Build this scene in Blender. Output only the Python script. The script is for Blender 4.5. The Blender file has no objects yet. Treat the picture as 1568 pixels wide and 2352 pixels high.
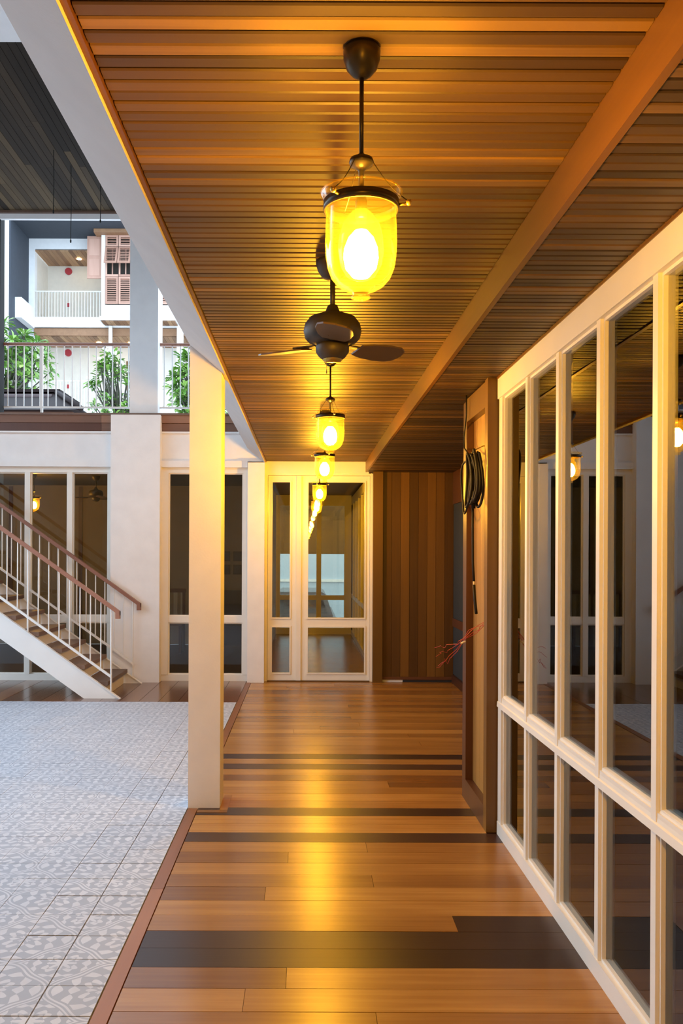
import bpy, math, random
from mathutils import Vector
random.seed(7)
C = bpy.context.scene.collection
sc = bpy.context.scene
PI = math.pi

# ------------------------------------------------------------------ camera
cam_d = bpy.data.cameras.new('camera')
cam = bpy.data.objects.new('camera', cam_d)
C.objects.link(cam)
cam.location = (0, 0, 1.52)
cam.rotation_euler = (math.radians(90), math.radians(-0.25), 0)
cam_d.sensor_width = 36.0
cam_d.sensor_fit = 'AUTO'
cam_d.lens = 36.0 * 2000 / 2352
cam_d.shift_x = 82 / 2352
cam_d.shift_y = 94 / 2352
cam_d.clip_start = 0.05
cam_d.clip_end = 300
sc.camera = cam

# ------------------------------------------------------------------ world, exposure
w = bpy.data.worlds.new('overcast_sky')
sc.world = w
w.use_nodes = True
bg = w.node_tree.nodes['Background']
bg.inputs[0].default_value = (0.66, 0.82, 1.0, 1)
bg.inputs[1].default_value = 1.65
sc.view_settings.view_transform = 'Standard'
sc.view_settings.look = 'None'
sc.view_settings.gamma = 1
sc.view_settings.use_curve_mapping = False
sc.view_settings.exposure = 1.35
LAMP_STRENGTH = 365.0

# ------------------------------------------------------------------ materials
MATS = {}
def newmat(name):
    m = bpy.data.materials.new(name); m.use_nodes = True
    nt = m.node_tree
    b = nt.nodes['Principled BSDF']
    MATS[name] = m
    return m, nt, b
def N(nt, t, **kw):
    n = nt.nodes.new(t)
    for k, v in kw.items(): setattr(n, k, v)
    return n
def math_n(nt, op, a, b=None, c=None):
    n = N(nt, 'ShaderNodeMath', operation=op)
    for i, v in enumerate((a, b, c)):
        if v is None: continue
        if isinstance(v, (int, float)): n.inputs[i].default_value = v
        else: nt.links.new(v, n.inputs[i])
    return n.outputs[0]
def ramp(nt, fac, stops):
    r = N(nt, 'ShaderNodeValToRGB')
    e = r.color_ramp.elements
    while len(e) < len(stops): e.new(0.5)
    for i, (p, c) in enumerate(stops):
        e[i].position = p; e[i].color = (*c, 1)
    nt.links.new(fac, r.inputs[0])
    return r.outputs[0]
def plain(name, col, rough=0.5, metal=0.0, noise=0.04, nscale=6.0, bump=0.0, bscale=60.0, spec=None):
    m, nt, b = newmat(name)
    tc = N(nt, 'ShaderNodeTexCoord')
    n = N(nt, 'ShaderNodeTexNoise'); n.inputs['Scale'].default_value = nscale; n.inputs['Detail'].default_value = 4
    nt.links.new(tc.outputs['Object'], n.inputs['Vector'])
    lo = tuple(max(0, c * (1 - noise)) for c in col); hi = tuple(min(1, c * (1 + noise)) for c in col)
    nt.links.new(ramp(nt, n.outputs[0], [(0.3, lo), (0.7, hi)]), b.inputs['Base Color'])
    b.inputs['Roughness'].default_value = rough
    b.inputs['Metallic'].default_value = metal
    if spec is not None: b.inputs['Specular IOR Level'].default_value = spec
    if bump:
        n2 = N(nt, 'ShaderNodeTexNoise'); n2.inputs['Scale'].default_value = bscale
        nt.links.new(tc.outputs['Object'], n2.inputs['Vector'])
        bp = N(nt, 'ShaderNodeBump'); bp.inputs['Strength'].default_value = bump; bp.inputs['Distance'].default_value = 0.004
        nt.links.new(n2.outputs[0], bp.inputs['Height']); nt.links.new(bp.outputs[0], b.inputs['Normal'])
    return m
def wood(name, stops, axis='X', rough=0.4, grain=0.35, coat=0.0, gscale=1.0, blotch=0.25, bump=0.08, spec=None):
    """timber: colour of each board from its own random value, grain stretched along the board"""
    m, nt, b = newmat(name)
    tc = N(nt, 'ShaderNodeTexCoord'); oi = N(nt, 'ShaderNodeObjectInfo')
    off = N(nt, 'ShaderNodeVectorMath', operation='SCALE'); off.inputs[0].default_value = (17.3, 9.1, 5.7)
    nt.links.new(oi.outputs['Random'], off.inputs['Scale'])
    add = N(nt, 'ShaderNodeVectorMath', operation='ADD')
    nt.links.new(tc.outputs['Object'], add.inputs[0]); nt.links.new(off.outputs[0], add.inputs[1])
    mp = N(nt, 'ShaderNodeMapping')
    s = {'X': (1.2, 38, 38), 'Y': (38, 1.2, 38), 'Z': (38, 38, 1.2)}[axis]
    mp.inputs['Scale'].default_value = tuple(v * gscale for v in s)
    nt.links.new(add.outputs[0], mp.inputs[0])
    g = N(nt, 'ShaderNodeTexNoise'); g.inputs['Scale'].default_value = 1.0; g.inputs['Detail'].default_value = 5; g.inputs['Roughness'].default_value = 0.6
    nt.links.new(mp.outputs[0], g.inputs['Vector'])
    mp2 = N(nt, 'ShaderNodeMapping')
    s2 = {'X': (1.0, 5, 5), 'Y': (5, 1.0, 5), 'Z': (5, 5, 1.0)}[axis]
    mp2.inputs['Scale'].default_value = s2
    nt.links.new(add.outputs[0], mp2.inputs[0])
    g2 = N(nt, 'ShaderNodeTexNoise'); g2.inputs['Scale'].default_value = 1.3; g2.inputs['Detail'].default_value = 3
    nt.links.new(mp2.outputs[0], g2.inputs['Vector'])
    rv = math_n(nt, 'FRACT', math_n(nt, 'MULTIPLY_ADD', oi.outputs['Random'], 7.31, 0.37))
    v = math_n(nt, 'MULTIPLY_ADD', math_n(nt, 'SUBTRACT', g.outputs[0], 0.5), grain * 2, rv)
    v = math_n(nt, 'MULTIPLY_ADD', math_n(nt, 'SUBTRACT', g2.outputs[0], 0.5), blotch * 2, v)
    nt.links.new(ramp(nt, v, stops), b.inputs['Base Color'])
    b.inputs['Roughness'].default_value = rough
    if spec is not None: b.inputs['Specular IOR Level'].default_value = spec
    if coat:
        b.inputs['Coat Weight'].default_value = coat; b.inputs['Coat Roughness'].default_value = 0.22
    if bump:
        bp = N(nt, 'ShaderNodeBump'); bp.inputs['Strength'].default_value = bump; bp.inputs['Distance'].default_value = 0.003
        nt.links.new(g.outputs[0], bp.inputs['Height']); nt.links.new(bp.outputs[0], b.inputs['Normal'])
    return m
def pane_glass(name, tint=(0.86, 0.86, 0.82), boost=1.0, rough=0.0, ior=1.55):
    m, nt, b = newmat(name)
    nt.nodes.remove(b)
    out = nt.nodes['Material Output']
    tr = N(nt, 'ShaderNodeBsdfTransparent'); tr.inputs[0].default_value = (*tint, 1)
    gl = N(nt, 'ShaderNodeBsdfGlossy'); gl.inputs['Roughness'].default_value = rough; gl.inputs[0].default_value = (0.95, 0.95, 0.95, 1)
    fr = N(nt, 'ShaderNodeFresnel'); fr.inputs[0].default_value = ior
    f = math_n(nt, 'MULTIPLY', fr.outputs[0], boost)
    f = math_n(nt, 'MINIMUM', f, 1.0)
    mx = N(nt, 'ShaderNodeMixShader')
    nt.links.new(f, mx.inputs[0]); nt.links.new(tr.outputs[0], mx.inputs[1]); nt.links.new(gl.outputs[0], mx.inputs[2])
    nt.links.new(mx.outputs[0], out.inputs[0])
    return m
def lamp_glass(name, tint, glow, gfac, efac):
    """thin coloured blown glass: see-through, shiny at grazing angles, catching a little of the bulb's light"""
    m, nt, b = newmat(name)
    nt.nodes.remove(b)
    out = nt.nodes['Material Output']
    tr = N(nt, 'ShaderNodeBsdfTransparent'); tr.inputs[0].default_value = (*tint, 1)
    tl = N(nt, 'ShaderNodeBsdfTranslucent'); tl.inputs[0].default_value = (*glow, 1)
    gl = N(nt, 'ShaderNodeBsdfGlossy'); gl.inputs['Roughness'].default_value = 0.03
    lw = N(nt, 'ShaderNodeLayerWeight'); lw.inputs[0].default_value = 0.35
    m1 = N(nt, 'ShaderNodeMixShader'); m1.inputs[0].default_value = gfac
    fac2 = math_n(nt, 'MULTIPLY_ADD', math_n(nt, 'POWER', lw.outputs['Facing'], 2.5), efac, gfac)
    nt.links.new(fac2, m1.inputs[0])
    nt.links.new(tr.outputs[0], m1.inputs[1]); nt.links.new(tl.outputs[0], m1.inputs[2])
    m2 = N(nt, 'ShaderNodeMixShader'); fr = N(nt, 'ShaderNodeFresnel'); fr.inputs[0].default_value = 1.16
    nt.links.new(math_n(nt, 'MULTIPLY', fr.outputs[0], 0.25), m2.inputs[0]); nt.links.new(m1.outputs[0], m2.inputs[1]); nt.links.new(gl.outputs[0], m2.inputs[2])
    nt.links.new(m2.outputs[0], out.inputs[0])
    return m
def emit(name, col, strength):
    m, nt, b = newmat(name)
    b.inputs['Base Color'].default_value = (*col, 1)
    b.inputs['Emission Color'].default_value = (*col, 1)
    b.inputs['Emission Strength'].default_value = strength
    return m

plain('white_paint', (0.80, 0.79, 0.77), 0.45, noise=0.02)
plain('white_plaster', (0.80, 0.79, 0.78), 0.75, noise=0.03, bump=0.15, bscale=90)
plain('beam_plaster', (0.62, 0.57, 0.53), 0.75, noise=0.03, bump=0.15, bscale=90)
plain('white_frame', (0.78, 0.76, 0.70), 0.38, noise=0.02)
plain('white_steel', (0.78, 0.78, 0.76), 0.35, noise=0.02)
plain('cream_wall', (0.72, 0.68, 0.60), 0.8, noise=0.03)
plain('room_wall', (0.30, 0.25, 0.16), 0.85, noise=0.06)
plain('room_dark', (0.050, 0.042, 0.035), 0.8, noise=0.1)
plain('slate_grey', (0.045, 0.054, 0.070), 0.8, noise=0.05)
plain('slate_panel', (0.022, 0.030, 0.036), 0.7, noise=0.1)
plain('bronze', (0.055, 0.040, 0.022), 0.32, metal=0.75, noise=0.2, nscale=20)
plain('fan_bronze', (0.050, 0.038, 0.022), 0.5, metal=0.3, noise=0.2, nscale=20)
plain('brass', (0.55, 0.38, 0.10), 0.3, metal=0.9, noise=0.1)
plain('black_rubber', (0.010, 0.009, 0.007), 0.6, noise=0.1, spec=0.25)
plain('red_wire', (0.45, 0.035, 0.02), 0.5, noise=0.1)
plain('cream_tape', (0.75, 0.62, 0.35), 0.6)
plain('grout', (0.085, 0.075, 0.080), 0.9, noise=0.1)
plain('void_black', (0.010, 0.009, 0.008), 0.9)
plain('red_paint', (0.40, 0.03, 0.04), 0.5)
plain('dark_roof', (0.014, 0.007, 0.006), 0.7, noise=0.15, spec=0.2)
plain('roof_roll', (0.05, 0.025, 0.024), 0.5, noise=0.1)
plain('bark', (0.09, 0.085, 0.06), 0.85, noise=0.2, nscale=14)
plain('petal', (0.85, 0.83, 0.72), 0.6)
plain('ground_paving', (0.30, 0.29, 0.27), 0.9, noise=0.1)
plain('pale_blue_wall', (0.50, 0.60, 0.70), 0.8, noise=0.02)
plain('car_paint', (0.10, 0.10, 0.11), 0.25, noise=0.02)
plain('car_glass', (0.02, 0.022, 0.025), 0.08)
plain('tyre', (0.015, 0.015, 0.015), 0.8)
plain('paper', (0.50, 0.48, 0.42), 0.8)
plain('fabric_dark', (0.03, 0.028, 0.03), 0.9)
def leafmat():
    m, nt, b = newmat('leaf')
    g = N(nt, 'ShaderNodeNewGeometry')
    nt.links.new(ramp(nt, g.outputs['Random Per Island'], [(0.0, (0.06, 0.16, 0.02)), (0.5, (0.15, 0.31, 0.045)), (1.0, (0.32, 0.50, 0.11))]), b.inputs['Base Color'])
    b.inputs['Roughness'].default_value = 0.35
leafmat()
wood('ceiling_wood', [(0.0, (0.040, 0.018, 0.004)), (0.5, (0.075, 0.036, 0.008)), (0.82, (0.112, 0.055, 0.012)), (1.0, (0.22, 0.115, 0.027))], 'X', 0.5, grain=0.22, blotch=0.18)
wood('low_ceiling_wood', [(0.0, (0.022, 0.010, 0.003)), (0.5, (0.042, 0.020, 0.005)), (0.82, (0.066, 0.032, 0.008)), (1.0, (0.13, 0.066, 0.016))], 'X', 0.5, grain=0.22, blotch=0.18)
wood('gallery_wood', [(0.0, (0.020, 0.013, 0.008)), (0.4, (0.040, 0.026, 0.015)), (0.75, (0.072, 0.048, 0.026)), (1.0, (0.105, 0.070, 0.036))], 'Y', 0.7, grain=0.2, blotch=0.2, spec=0.12)
wood('floor_wood', [(0.0, (0.165, 0.063, 0.015)), (0.35, (0.245, 0.102, 0.023)), (0.7, (0.33, 0.148, 0.033)), (1.0, (0.46, 0.225, 0.052))], 'X', 0.27, grain=0.30, blotch=0.34, coat=0.05, bump=0.10, spec=0.42)
wood('edge_wood', [(0.0, (0.17, 0.058, 0.018)), (0.5, (0.25, 0.088, 0.026)), (1.0, (0.33, 0.125, 0.038))], 'Y', 0.36, grain=0.28, blotch=0.3)
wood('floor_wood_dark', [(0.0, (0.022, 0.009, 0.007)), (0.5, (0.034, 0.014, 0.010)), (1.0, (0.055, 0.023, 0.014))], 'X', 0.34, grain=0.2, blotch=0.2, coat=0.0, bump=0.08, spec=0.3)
wood('deck_wood', [(0.0, (0.09, 0.032, 0.014)), (0.5, (0.17, 0.060, 0.024)), (1.0, (0.26, 0.100, 0.038))], 'Y', 0.22, grain=0.22, blotch=0.2, coat=0.4)
wood('trim_wood', [(0.0, (0.095, 0.039, 0.006)), (0.5, (0.14, 0.060, 0.009)), (1.0, (0.195, 0.088, 0.014))], 'Y', 0.38, grain=0.28, blotch=0.3)
wood('plank_wood', [(0.0, (0.060, 0.023, 0.004)), (0.5, (0.115, 0.047, 0.007)), (1.0, (0.19, 0.085, 0.013))], 'Z', 0.42, grain=0.22, blotch=0.2)
wood('post_wood', [(0.0, (0.085, 0.036, 0.005)), (0.5, (0.12, 0.053, 0.007)), (1.0, (0.16, 0.074, 0.010))], 'Z', 0.4, grain=0.2, blotch=0.2)
wood('dark_post_wood', [(0.0, (0.05, 0.016, 0.008)), (0.5, (0.08, 0.026, 0.012)), (1.0, (0.11, 0.038, 0.017))], 'Z', 0.4, grain=0.2, blotch=0.2)
wood('light_plank_wood', [(0.0, (0.21, 0.100, 0.020)), (0.5, (0.29, 0.145, 0.028)), (1.0, (0.37, 0.195, 0.040))], 'Z', 0.42, grain=0.2, blotch=0.15)
wood('fascia_wood', [(0.0, (0.13, 0.060, 0.036)), (0.5, (0.24, 0.115, 0.066)), (1.0, (0.36, 0.185, 0.105))], 'X', 0.55, grain=0.2, blotch=0.2)
wood('tread_wood', [(0.0, (0.085, 0.048, 0.034)), (0.5, (0.14, 0.082, 0.056)), (1.0, (0.20, 0.12, 0.08))], 'Y', 0.5, grain=0.25, blotch=0.2)
wood('handrail_wood', [(0.0, (0.20, 0.085, 0.055)), (0.5, (0.27, 0.12, 0.078)), (1.0, (0.34, 0.155, 0.10))], 'X', 0.45, grain=0.2)
wood('shutter_wood', [(0.0, (0.36, 0.19, 0.135)), (0.5, (0.45, 0.25, 0.18)), (1.0, (0.54, 0.32, 0.24))], 'Z', 0.6, grain=0.15)
wood('balcony_wood', [(0.0, (0.20, 0.10, 0.05)), (0.5, (0.34, 0.18, 0.09)), (1.0, (0.46, 0.27, 0.14))], 'Y', 0.6, grain=0.25)
wood('blade_wood', [(0.0, (0.07, 0.04, 0.018)), (0.5, (0.10, 0.058, 0.026)), (1.0, (0.13, 0.075, 0.035))], 'X', 0.4, grain=0.2)
pane_glass('window_glass', (0.70, 0.70, 0.66), 1.1)
pane_glass('door_glass', (0.84, 0.84, 0.78), 0.9)
lamp_glass('bell_glass', (1.0, 0.90, 0.58), (1.0, 0.72, 0.14), 0.010, 0.03)
lamp_glass('amber_glass', (1.0, 0.80, 0.38), (1.0, 0.58, 0.08), 0.016, 0.03)
emit('bulb_light', (1.0, 0.64, 0.105), LAMP_STRENGTH)
emit('downlight', (1.0, 0.70, 0.28), 25.0)
emit('tail_lamp', (0.8, 0.05, 0.03), 0.4)

def tilemat():
    m, nt, b = newmat('patterned_tile')
    g = N(nt, 'ShaderNodeNewGeometry')
    sp = N(nt, 'ShaderNodeSeparateXYZ'); nt.links.new(g.outputs['Position'], sp.inputs[0])
    P = 0.4
    def fold(s, o):
        t = math_n(nt, 'FRACT', math_n(nt, 'DIVIDE', math_n(nt, 'ADD', s, o), P))
        return math_n(nt, 'MULTIPLY_ADD', t, 2.0, -1.0)
    u = fold(sp.outputs[0], 0.694 + 8.0 + 0.2); v = fold(sp.outputs[1], -0.02 + 8.0)
    r = math_n(nt, 'SQRT', math_n(nt, 'ADD', math_n(nt, 'MULTIPLY', u, u), math_n(nt, 'MULTIPLY', v, v)))
    th = math_n(nt, 'ARCTAN2', v, u)
    c4 = math_n(nt, 'COSINE', math_n(nt, 'MULTIPLY', th, 4.0))
    c8 = math_n(nt, 'COSINE', math_n(nt, 'MULTIPLY', th, 12.0))
    R = math_n(nt, 'MULTIPLY_ADD', c4, 0.11, 0.86)
    d = math_n(nt, 'ABSOLUTE', math_n(nt, 'SUBTRACT', r, R))
    l1 = math_n(nt, 'LESS_THAN', d, 0.022)
    d2 = math_n(nt, 'ABSOLUTE', math_n(nt, 'SUBTRACT', math_n(nt, 'SUBTRACT', r, R), 0.085))
    l2 = math_n(nt, 'LESS_THAN', d2, 0.018)
    inner = math_n(nt, 'LESS_THAN', r, math_n(nt, 'SUBTRACT', R, 0.07))
    ph = math_n(nt, 'MULTIPLY_ADD', c4, 1.9, math_n(nt, 'MULTIPLY', r, 21.0))
    pet = math_n(nt, 'MULTIPLY_ADD', math_n(nt, 'COSINE', ph), 0.7, math_n(nt, 'MULTIPLY', c8, 0.55))
    pet = math_n(nt, 'MULTIPLY', math_n(nt, 'GREATER_THAN', pet, 0.16), inner)
    au = math_n(nt, 'SUBTRACT', 1.0, math_n(nt, 'ABSOLUTE', u)); av = math_n(nt, 'SUBTRACT', 1.0, math_n(nt, 'ABSOLUTE', v))
    rc = math_n(nt, 'SQRT', math_n(nt, 'ADD', math_n(nt, 'MULTIPLY', au, au), math_n(nt, 'MULTIPLY', av, av)))
    tc_ = math_n(nt, 'ARCTAN2', av, au)
    star = math_n(nt, 'LESS_THAN', rc, math_n(nt, 'MULTIPLY_ADD', math_n(nt, 'COSINE', math_n(nt, 'MULTIPLY', tc_, 8.0)), 0.08, 0.19))
    outer = math_n(nt, 'GREATER_THAN', math_n(nt, 'SUBTRACT', r, R), 0.13)
    sc_ = math_n(nt, 'MULTIPLY_ADD', math_n(nt, 'COSINE', math_n(nt, 'MULTIPLY_ADD', math_n(nt, 'COSINE', math_n(nt, 'MULTIPLY', tc_, 4.0)), 1.7, math_n(nt, 'MULTIPLY', rc, 24.0))), 0.7, math_n(nt, 'MULTIPLY', math_n(nt, 'COSINE', math_n(nt, 'MULTIPLY', tc_, 12.0)), 0.5))
    scr = math_n(nt, 'MULTIPLY', math_n(nt, 'GREATER_THAN', sc_, 0.15), math_n(nt, 'MULTIPLY', outer, math_n(nt, 'GREATER_THAN', rc, 0.24)))
    star = math_n(nt, 'MAXIMUM', star, scr)
    s = math_n(nt, 'MAXIMUM', math_n(nt, 'MAXIMUM', l1, l2), math_n(nt, 'MAXIMUM', pet, star))
    oi = N(nt, 'ShaderNodeObjectInfo')
    nz = N(nt, 'ShaderNodeTexNoise'); nz.inputs['Scale'].default_value = 9; nz.inputs['Detail'].default_value = 5
    nt.links.new(g.outputs['Position'], nz.inputs['Vector'])
    val = math_n(nt, 'MULTIPLY', s, math_n(nt, 'MULTIPLY_ADD', nz.outputs[0], 0.7, 0.42))
    val = math_n(nt, 'ADD', val, math_n(nt, 'MULTIPLY_ADD', oi.outputs['Random'], 0.14, -0.07))
    nt.links.new(ramp(nt, val, [(0.0, (0.355, 0.395, 0.465)), (1.0, (0.60, 0.635, 0.69))]), b.inputs['Base Color'])
    b.inputs['Roughness'].default_value = 0.55
tilemat()

# ------------------------------------------------------------------ mesh helpers
class MB:
    def __init__(s): s.v = []; s.f = []
    def add(s, vs, fs):
        o = len(s.v); s.v += [tuple(p) for p in vs]; s.f += [tuple(i + o for i in f) for f in fs]; return s
    def box(s, x0, x1, y0, y1, z0, z1):
        x0, x1 = min(x0, x1), max(x0, x1); y0, y1 = min(y0, y1), max(y0, y1); z0, z1 = min(z0, z1), max(z0, z1)
        return s.add([(x0,y0,z0),(x1,y0,z0),(x1,y1,z0),(x0,y1,z0),(x0,y0,z1),(x1,y0,z1),(x1,y1,z1),(x0,y1,z1)],
                     [(0,3,2,1),(4,5,6,7),(0,1,5,4),(1,2,6,5),(2,3,7,6),(3,0,4,7)])
    def prism(s, poly, axis, a, b):
        """poly: 2D points in the plane across `axis`, extruded from a to b"""
        n = len(poly)
        def p3(p, t): return {'X': (t, p[0], p[1]), 'Y': (p[0], t, p[1]), 'Z': (p[0], p[1], t)}[axis]
        vs = [p3(p, a) for p in poly] + [p3(p, b) for p in poly]
        fs = [tuple(range(n)), tuple(range(2 * n - 1, n - 1, -1))]
        for i in range(n):
            j = (i + 1) % n; fs.append((i, i + n, j + n, j))
        return s.add(vs, fs)
    def tube(s, pts, r, n=8, closed=False):
        pts = [Vector(p) for p in pts]; m = len(pts)
        rr = r if isinstance(r, (list, tuple)) else [r] * m
        vs = []; up0 = None
        for i, p in enumerate(pts):
            if closed: t = pts[(i + 1) % m] - pts[i - 1]
            else: t = pts[min(i + 1, m - 1)] - pts[max(i - 1, 0)]
            t.normalize()
            if up0 is None:
                up0 = Vector((0, 0, 1)) if abs(t.z) < 0.9 else Vector((1, 0, 0))
            a = t.cross(up0)
            if a.length < 1e-5: a = t.orthogonal()
            a.normalize(); b = a.cross(t); up0 = b.copy()
            for k in range(n):
                an = 2 * PI * k / n
                vs.append(p + (a * math.cos(an) + b * math.sin(an)) * rr[i])
        fs = []
        for i in range(m if closed else m - 1):
            j = (i + 1) % m
            for k in range(n):
                l = (k + 1) % n
                fs.append((i * n + k, i * n + l, j * n + l, j * n + k))
        if not closed:
            fs.append(tuple(range(n - 1, -1, -1))); fs.append(tuple((m - 1) * n + k for k in range(n)))
        return s.add(vs, fs)
    def lathe(s, prof, c=(0, 0, 0), n=32, cap=True):
        vs = []; fs = []; m = len(prof)
        for r, z in prof:
            for k in range(n):
                a = 2 * PI * k / n
                vs.append((c[0] + r * math.cos(a), c[1] + r * math.sin(a), c[2] + z))
        for i in range(m - 1):
            for k in range(n):
                l = (k + 1) % n
                fs.append((i * n + k, i * n + l, (i + 1) * n + l, (i + 1) * n + k))
        if cap:
            fs.append(tuple(range(n - 1, -1, -1))); fs.append(tuple((m - 1) * n + k for k in range(n)))
        return s.add(vs, fs)
    def mesh(s, name, off=(0, 0, 0), smooth=False):
        me = bpy.data.meshes.new(name)
        me.from_pydata([(p[0] - off[0], p[1] - off[1], p[2] - off[2]) for p in s.v], [], s.f)
        me.update()
        if smooth:
            for p in me.polygons: p.use_smooth = True
        return me
    def build(s, name, mat, parent=None, smooth=False, origin=None):
        off = Vector((0, 0, 0))
        q = parent
        while q is not None:
            off += Vector(q.location); q = q.parent
        loc = Vector((0, 0, 0))
        if origin is not None: loc = Vector(origin) - off; off = Vector(origin)
        me = s.mesh(name, off, smooth)
        me.materials.append(MATS[mat])
        o = bpy.data.objects.new(name, me); C.objects.link(o)
        o.location = loc
        if parent is not None: o.parent = parent
        return o
def link_mesh(name, me, loc, parent):
    o = bpy.data.objects.new(name, me); C.objects.link(o)
    o.location = loc
    if parent is not None: o.parent = parent
    return o
def boxo(name, mat, b, parent=None):
    """box as its own object with the origin at its middle (so grain differs from piece to piece)"""
    cx, cy, cz = (b[0] + b[1]) / 2, (b[2] + b[3]) / 2, (b[4] + b[5]) / 2
    return MB().box(*b).build(name, mat, parent, origin=(cx, cy, cz))
def tag(o, label, cat=None, group=None, kind=None):
    o['label'] = label
    if cat: o['category'] = cat
    if group: o['group'] = group
    if kind: o['kind'] = kind
    return o
def empty(name, loc=(0, 0, 0)):
    o = bpy.data.objects.new(name, None); C.objects.link(o); o.location = loc; o.empty_display_size = 0.1
    return o
def struct(o, label, cat): return tag(o, label, cat, kind='structure')
def copy_tree(o, parent=None):
    c = o.copy(); C.objects.link(c); c.parent = parent
    for ch in list(o.children): copy_tree(ch, c)
    return c

EY = 10.30          # end wall plane
CZ = 2.60           # corridor ceiling
LZ = 2.48           # lower ceiling strip on the right
WX = 1.047          # face of the glazed wall on the right
REAR = -5.0

# ================================================================== STRUCTURE
# ---- corridor floor
flo = MB().box(-0.694, 1.9, REAR, EY + 0.05, -0.12, -0.022).build('floor', 'void_black')
struct(flo, 'polished brown timber board floor of the covered walkway', 'floor')
PB = 0.154; Y0 = 2.884
def fx1(y):
    return 1.06 if y < 4.7 else (0.99 if y < 5.5 else 1.74)
dark = {2, 3, 11, 14, 21, 23}
for k in range(-3, 49):
    a = Y0 + PB * k; b = min(a + PB, EY) - 0.0025
    if b - a < 0.03: continue
    xr = fx1((a + b) / 2)
    cuts = [-0.632]
    if k == 4: cuts.append(0.62)
    elif k in dark: pass
    elif random.random() < 0.4: cuts.append(random.uniform(-0.3, xr - 0.3))
    cuts.append(xr)
    for i in range(len(cuts) - 1):
        mat = 'floor_wood_dark' if (k in dark or (k == 4 and i == 1)) else 'floor_wood'
        h = random.uniform(-0.0006, 0.0006)
        boxo('floor_board', mat, (cuts[i] + 0.0008, cuts[i + 1] - 0.0008, a, b, -0.022, h), flo)
m = MB(); y = Y0 - 3 * PB
while y > REAR:
    m.box(-0.632, 1.06, y - PB + 0.0025, y, -0.022, 0); y -= PB
o = m.build('floor_boards', 'floor_wood', flo); o['kind'] = 'stuff'
for a, b in ((REAR, 1.2), (1.2, 3.93), (3.932, 5.17), (5.41, 7.2), (7.202, EY)):
    boxo('edge_board', 'edge_wood', (-0.692, -0.636, a, b, -0.022, 0.001), flo)
boxo('edge_board', 'floor_wood', (-0.502, -0.455, 5.14, 5.46, -0.022, 0.002), flo)
boxo('edge_board', 'floor_wood', (-0.632, -0.455, 5.085, 5.138, -0.022, 0.002), flo)

# ---- courtyard tile floor
TY1 = 8.85
court = MB().box(-9.0, -0.696, REAR, TY1, -0.12, -0.012).build('floor', 'grout')
struct(court, 'courtyard floor of pale grey patterned cement tiles', 'floor')
T = 0.2
def tile_mesh(gap):
    g = gap / 2; mb = MB()
    mb.box(-T / 2 + g, T / 2 - g, -T / 2 + g, T / 2 - g, -0.012, 0.0)
    me = mb.mesh('tile'); me.materials.append(MATS['patterned_tile']); return me
t_thin, t_wide = tile_mesh(0.0016), tile_mesh(0.0050)
rest = MB()
for r in range(-38, 32):
    yc = 2.65 + T * r + T / 2
    if yc + T / 2 > TY1 + 0.01: continue
    for c in range(0, 41):
        xc = -0.696 - T * c - T / 2
        if r >= -1 and xc + T / 2 > -0.351 * (yc + T) - 0.06:
            me = t_wide if c < 2 else t_thin
            link_mesh('tile', me, (xc, yc, random.uniform(-0.0012, 0.0004)), court)
        else:
            rest.box(xc - 0.099, xc + 0.099, yc - 0.099, yc + 0.099, -0.012, -0.0005)
o = rest.build('tiles', 'patterned_tile', court); o['kind'] = 'stuff'

# ---- timber strip of floor in front of the end windows
deckf = MB().box(-9.0, -0.694, TY1, EY + 0.05, -0.12, -0.022).build('floor', 'void_black')
struct(deckf, 'dark reddish timber boards between the tiles and end windows', 'floor')
x = -0.696
while x > -6.0:
    boxo('floor_board', 'deck_wood', (x - 0.196, x, TY1 + 0.003, EY, -0.022, random.uniform(-0.0005, 0.0005)), deckf)
    x -= 0.2
boxo('edge_board', 'deck_wood', (-9.0, -6.002, TY1 + 0.003, EY, -0.022, 0), deckf)

# ---- main ceiling
ceil_ = MB().box(-0.48, 0.70, REAR, EY, CZ + 0.012, CZ + 0.10).build('ceiling', 'void_black')
struct(ceil_, 'brown timber slat ceiling with the hanging lamps', 'ceiling')
PC = 0.0475
def slat_mesh(length, mat):
    """slat with its lower edges eased, length along X, width along Y"""
    w2 = PC / 2 - 0.0028; mb = MB()
    mb.prism([(-w2, 0.014), (-w2, 0.004), (-w2 + 0.004, 0.0), (w2 - 0.004, 0.0), (w2, 0.004), (w2, 0.014)], 'X', -length / 2, length / 2)
    me = mb.mesh('ceiling_board'); me.materials.append(MATS[mat]); return me
LEN1 = 1.165
sm = slat_mesh(LEN1, 'ceiling_wood')
y = 1.52
while y + PC < EY + 0.01:
    link_mesh('ceiling_board', sm, (-0.465 + LEN1 / 2, y + PC / 2, CZ + random.uniform(-0.0015, 0.0015)), ceil_)
    y += PC
m = MB(); y = 1.52
while y > REAR:
    m.box(-0.465, 0.70, y - PC + 0.002, y - 0.002, CZ, CZ + 0.014); y -= PC
o = m.build('ceiling_boards', 'ceiling_wood', ceil_); o['kind'] = 'stuff'
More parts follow.
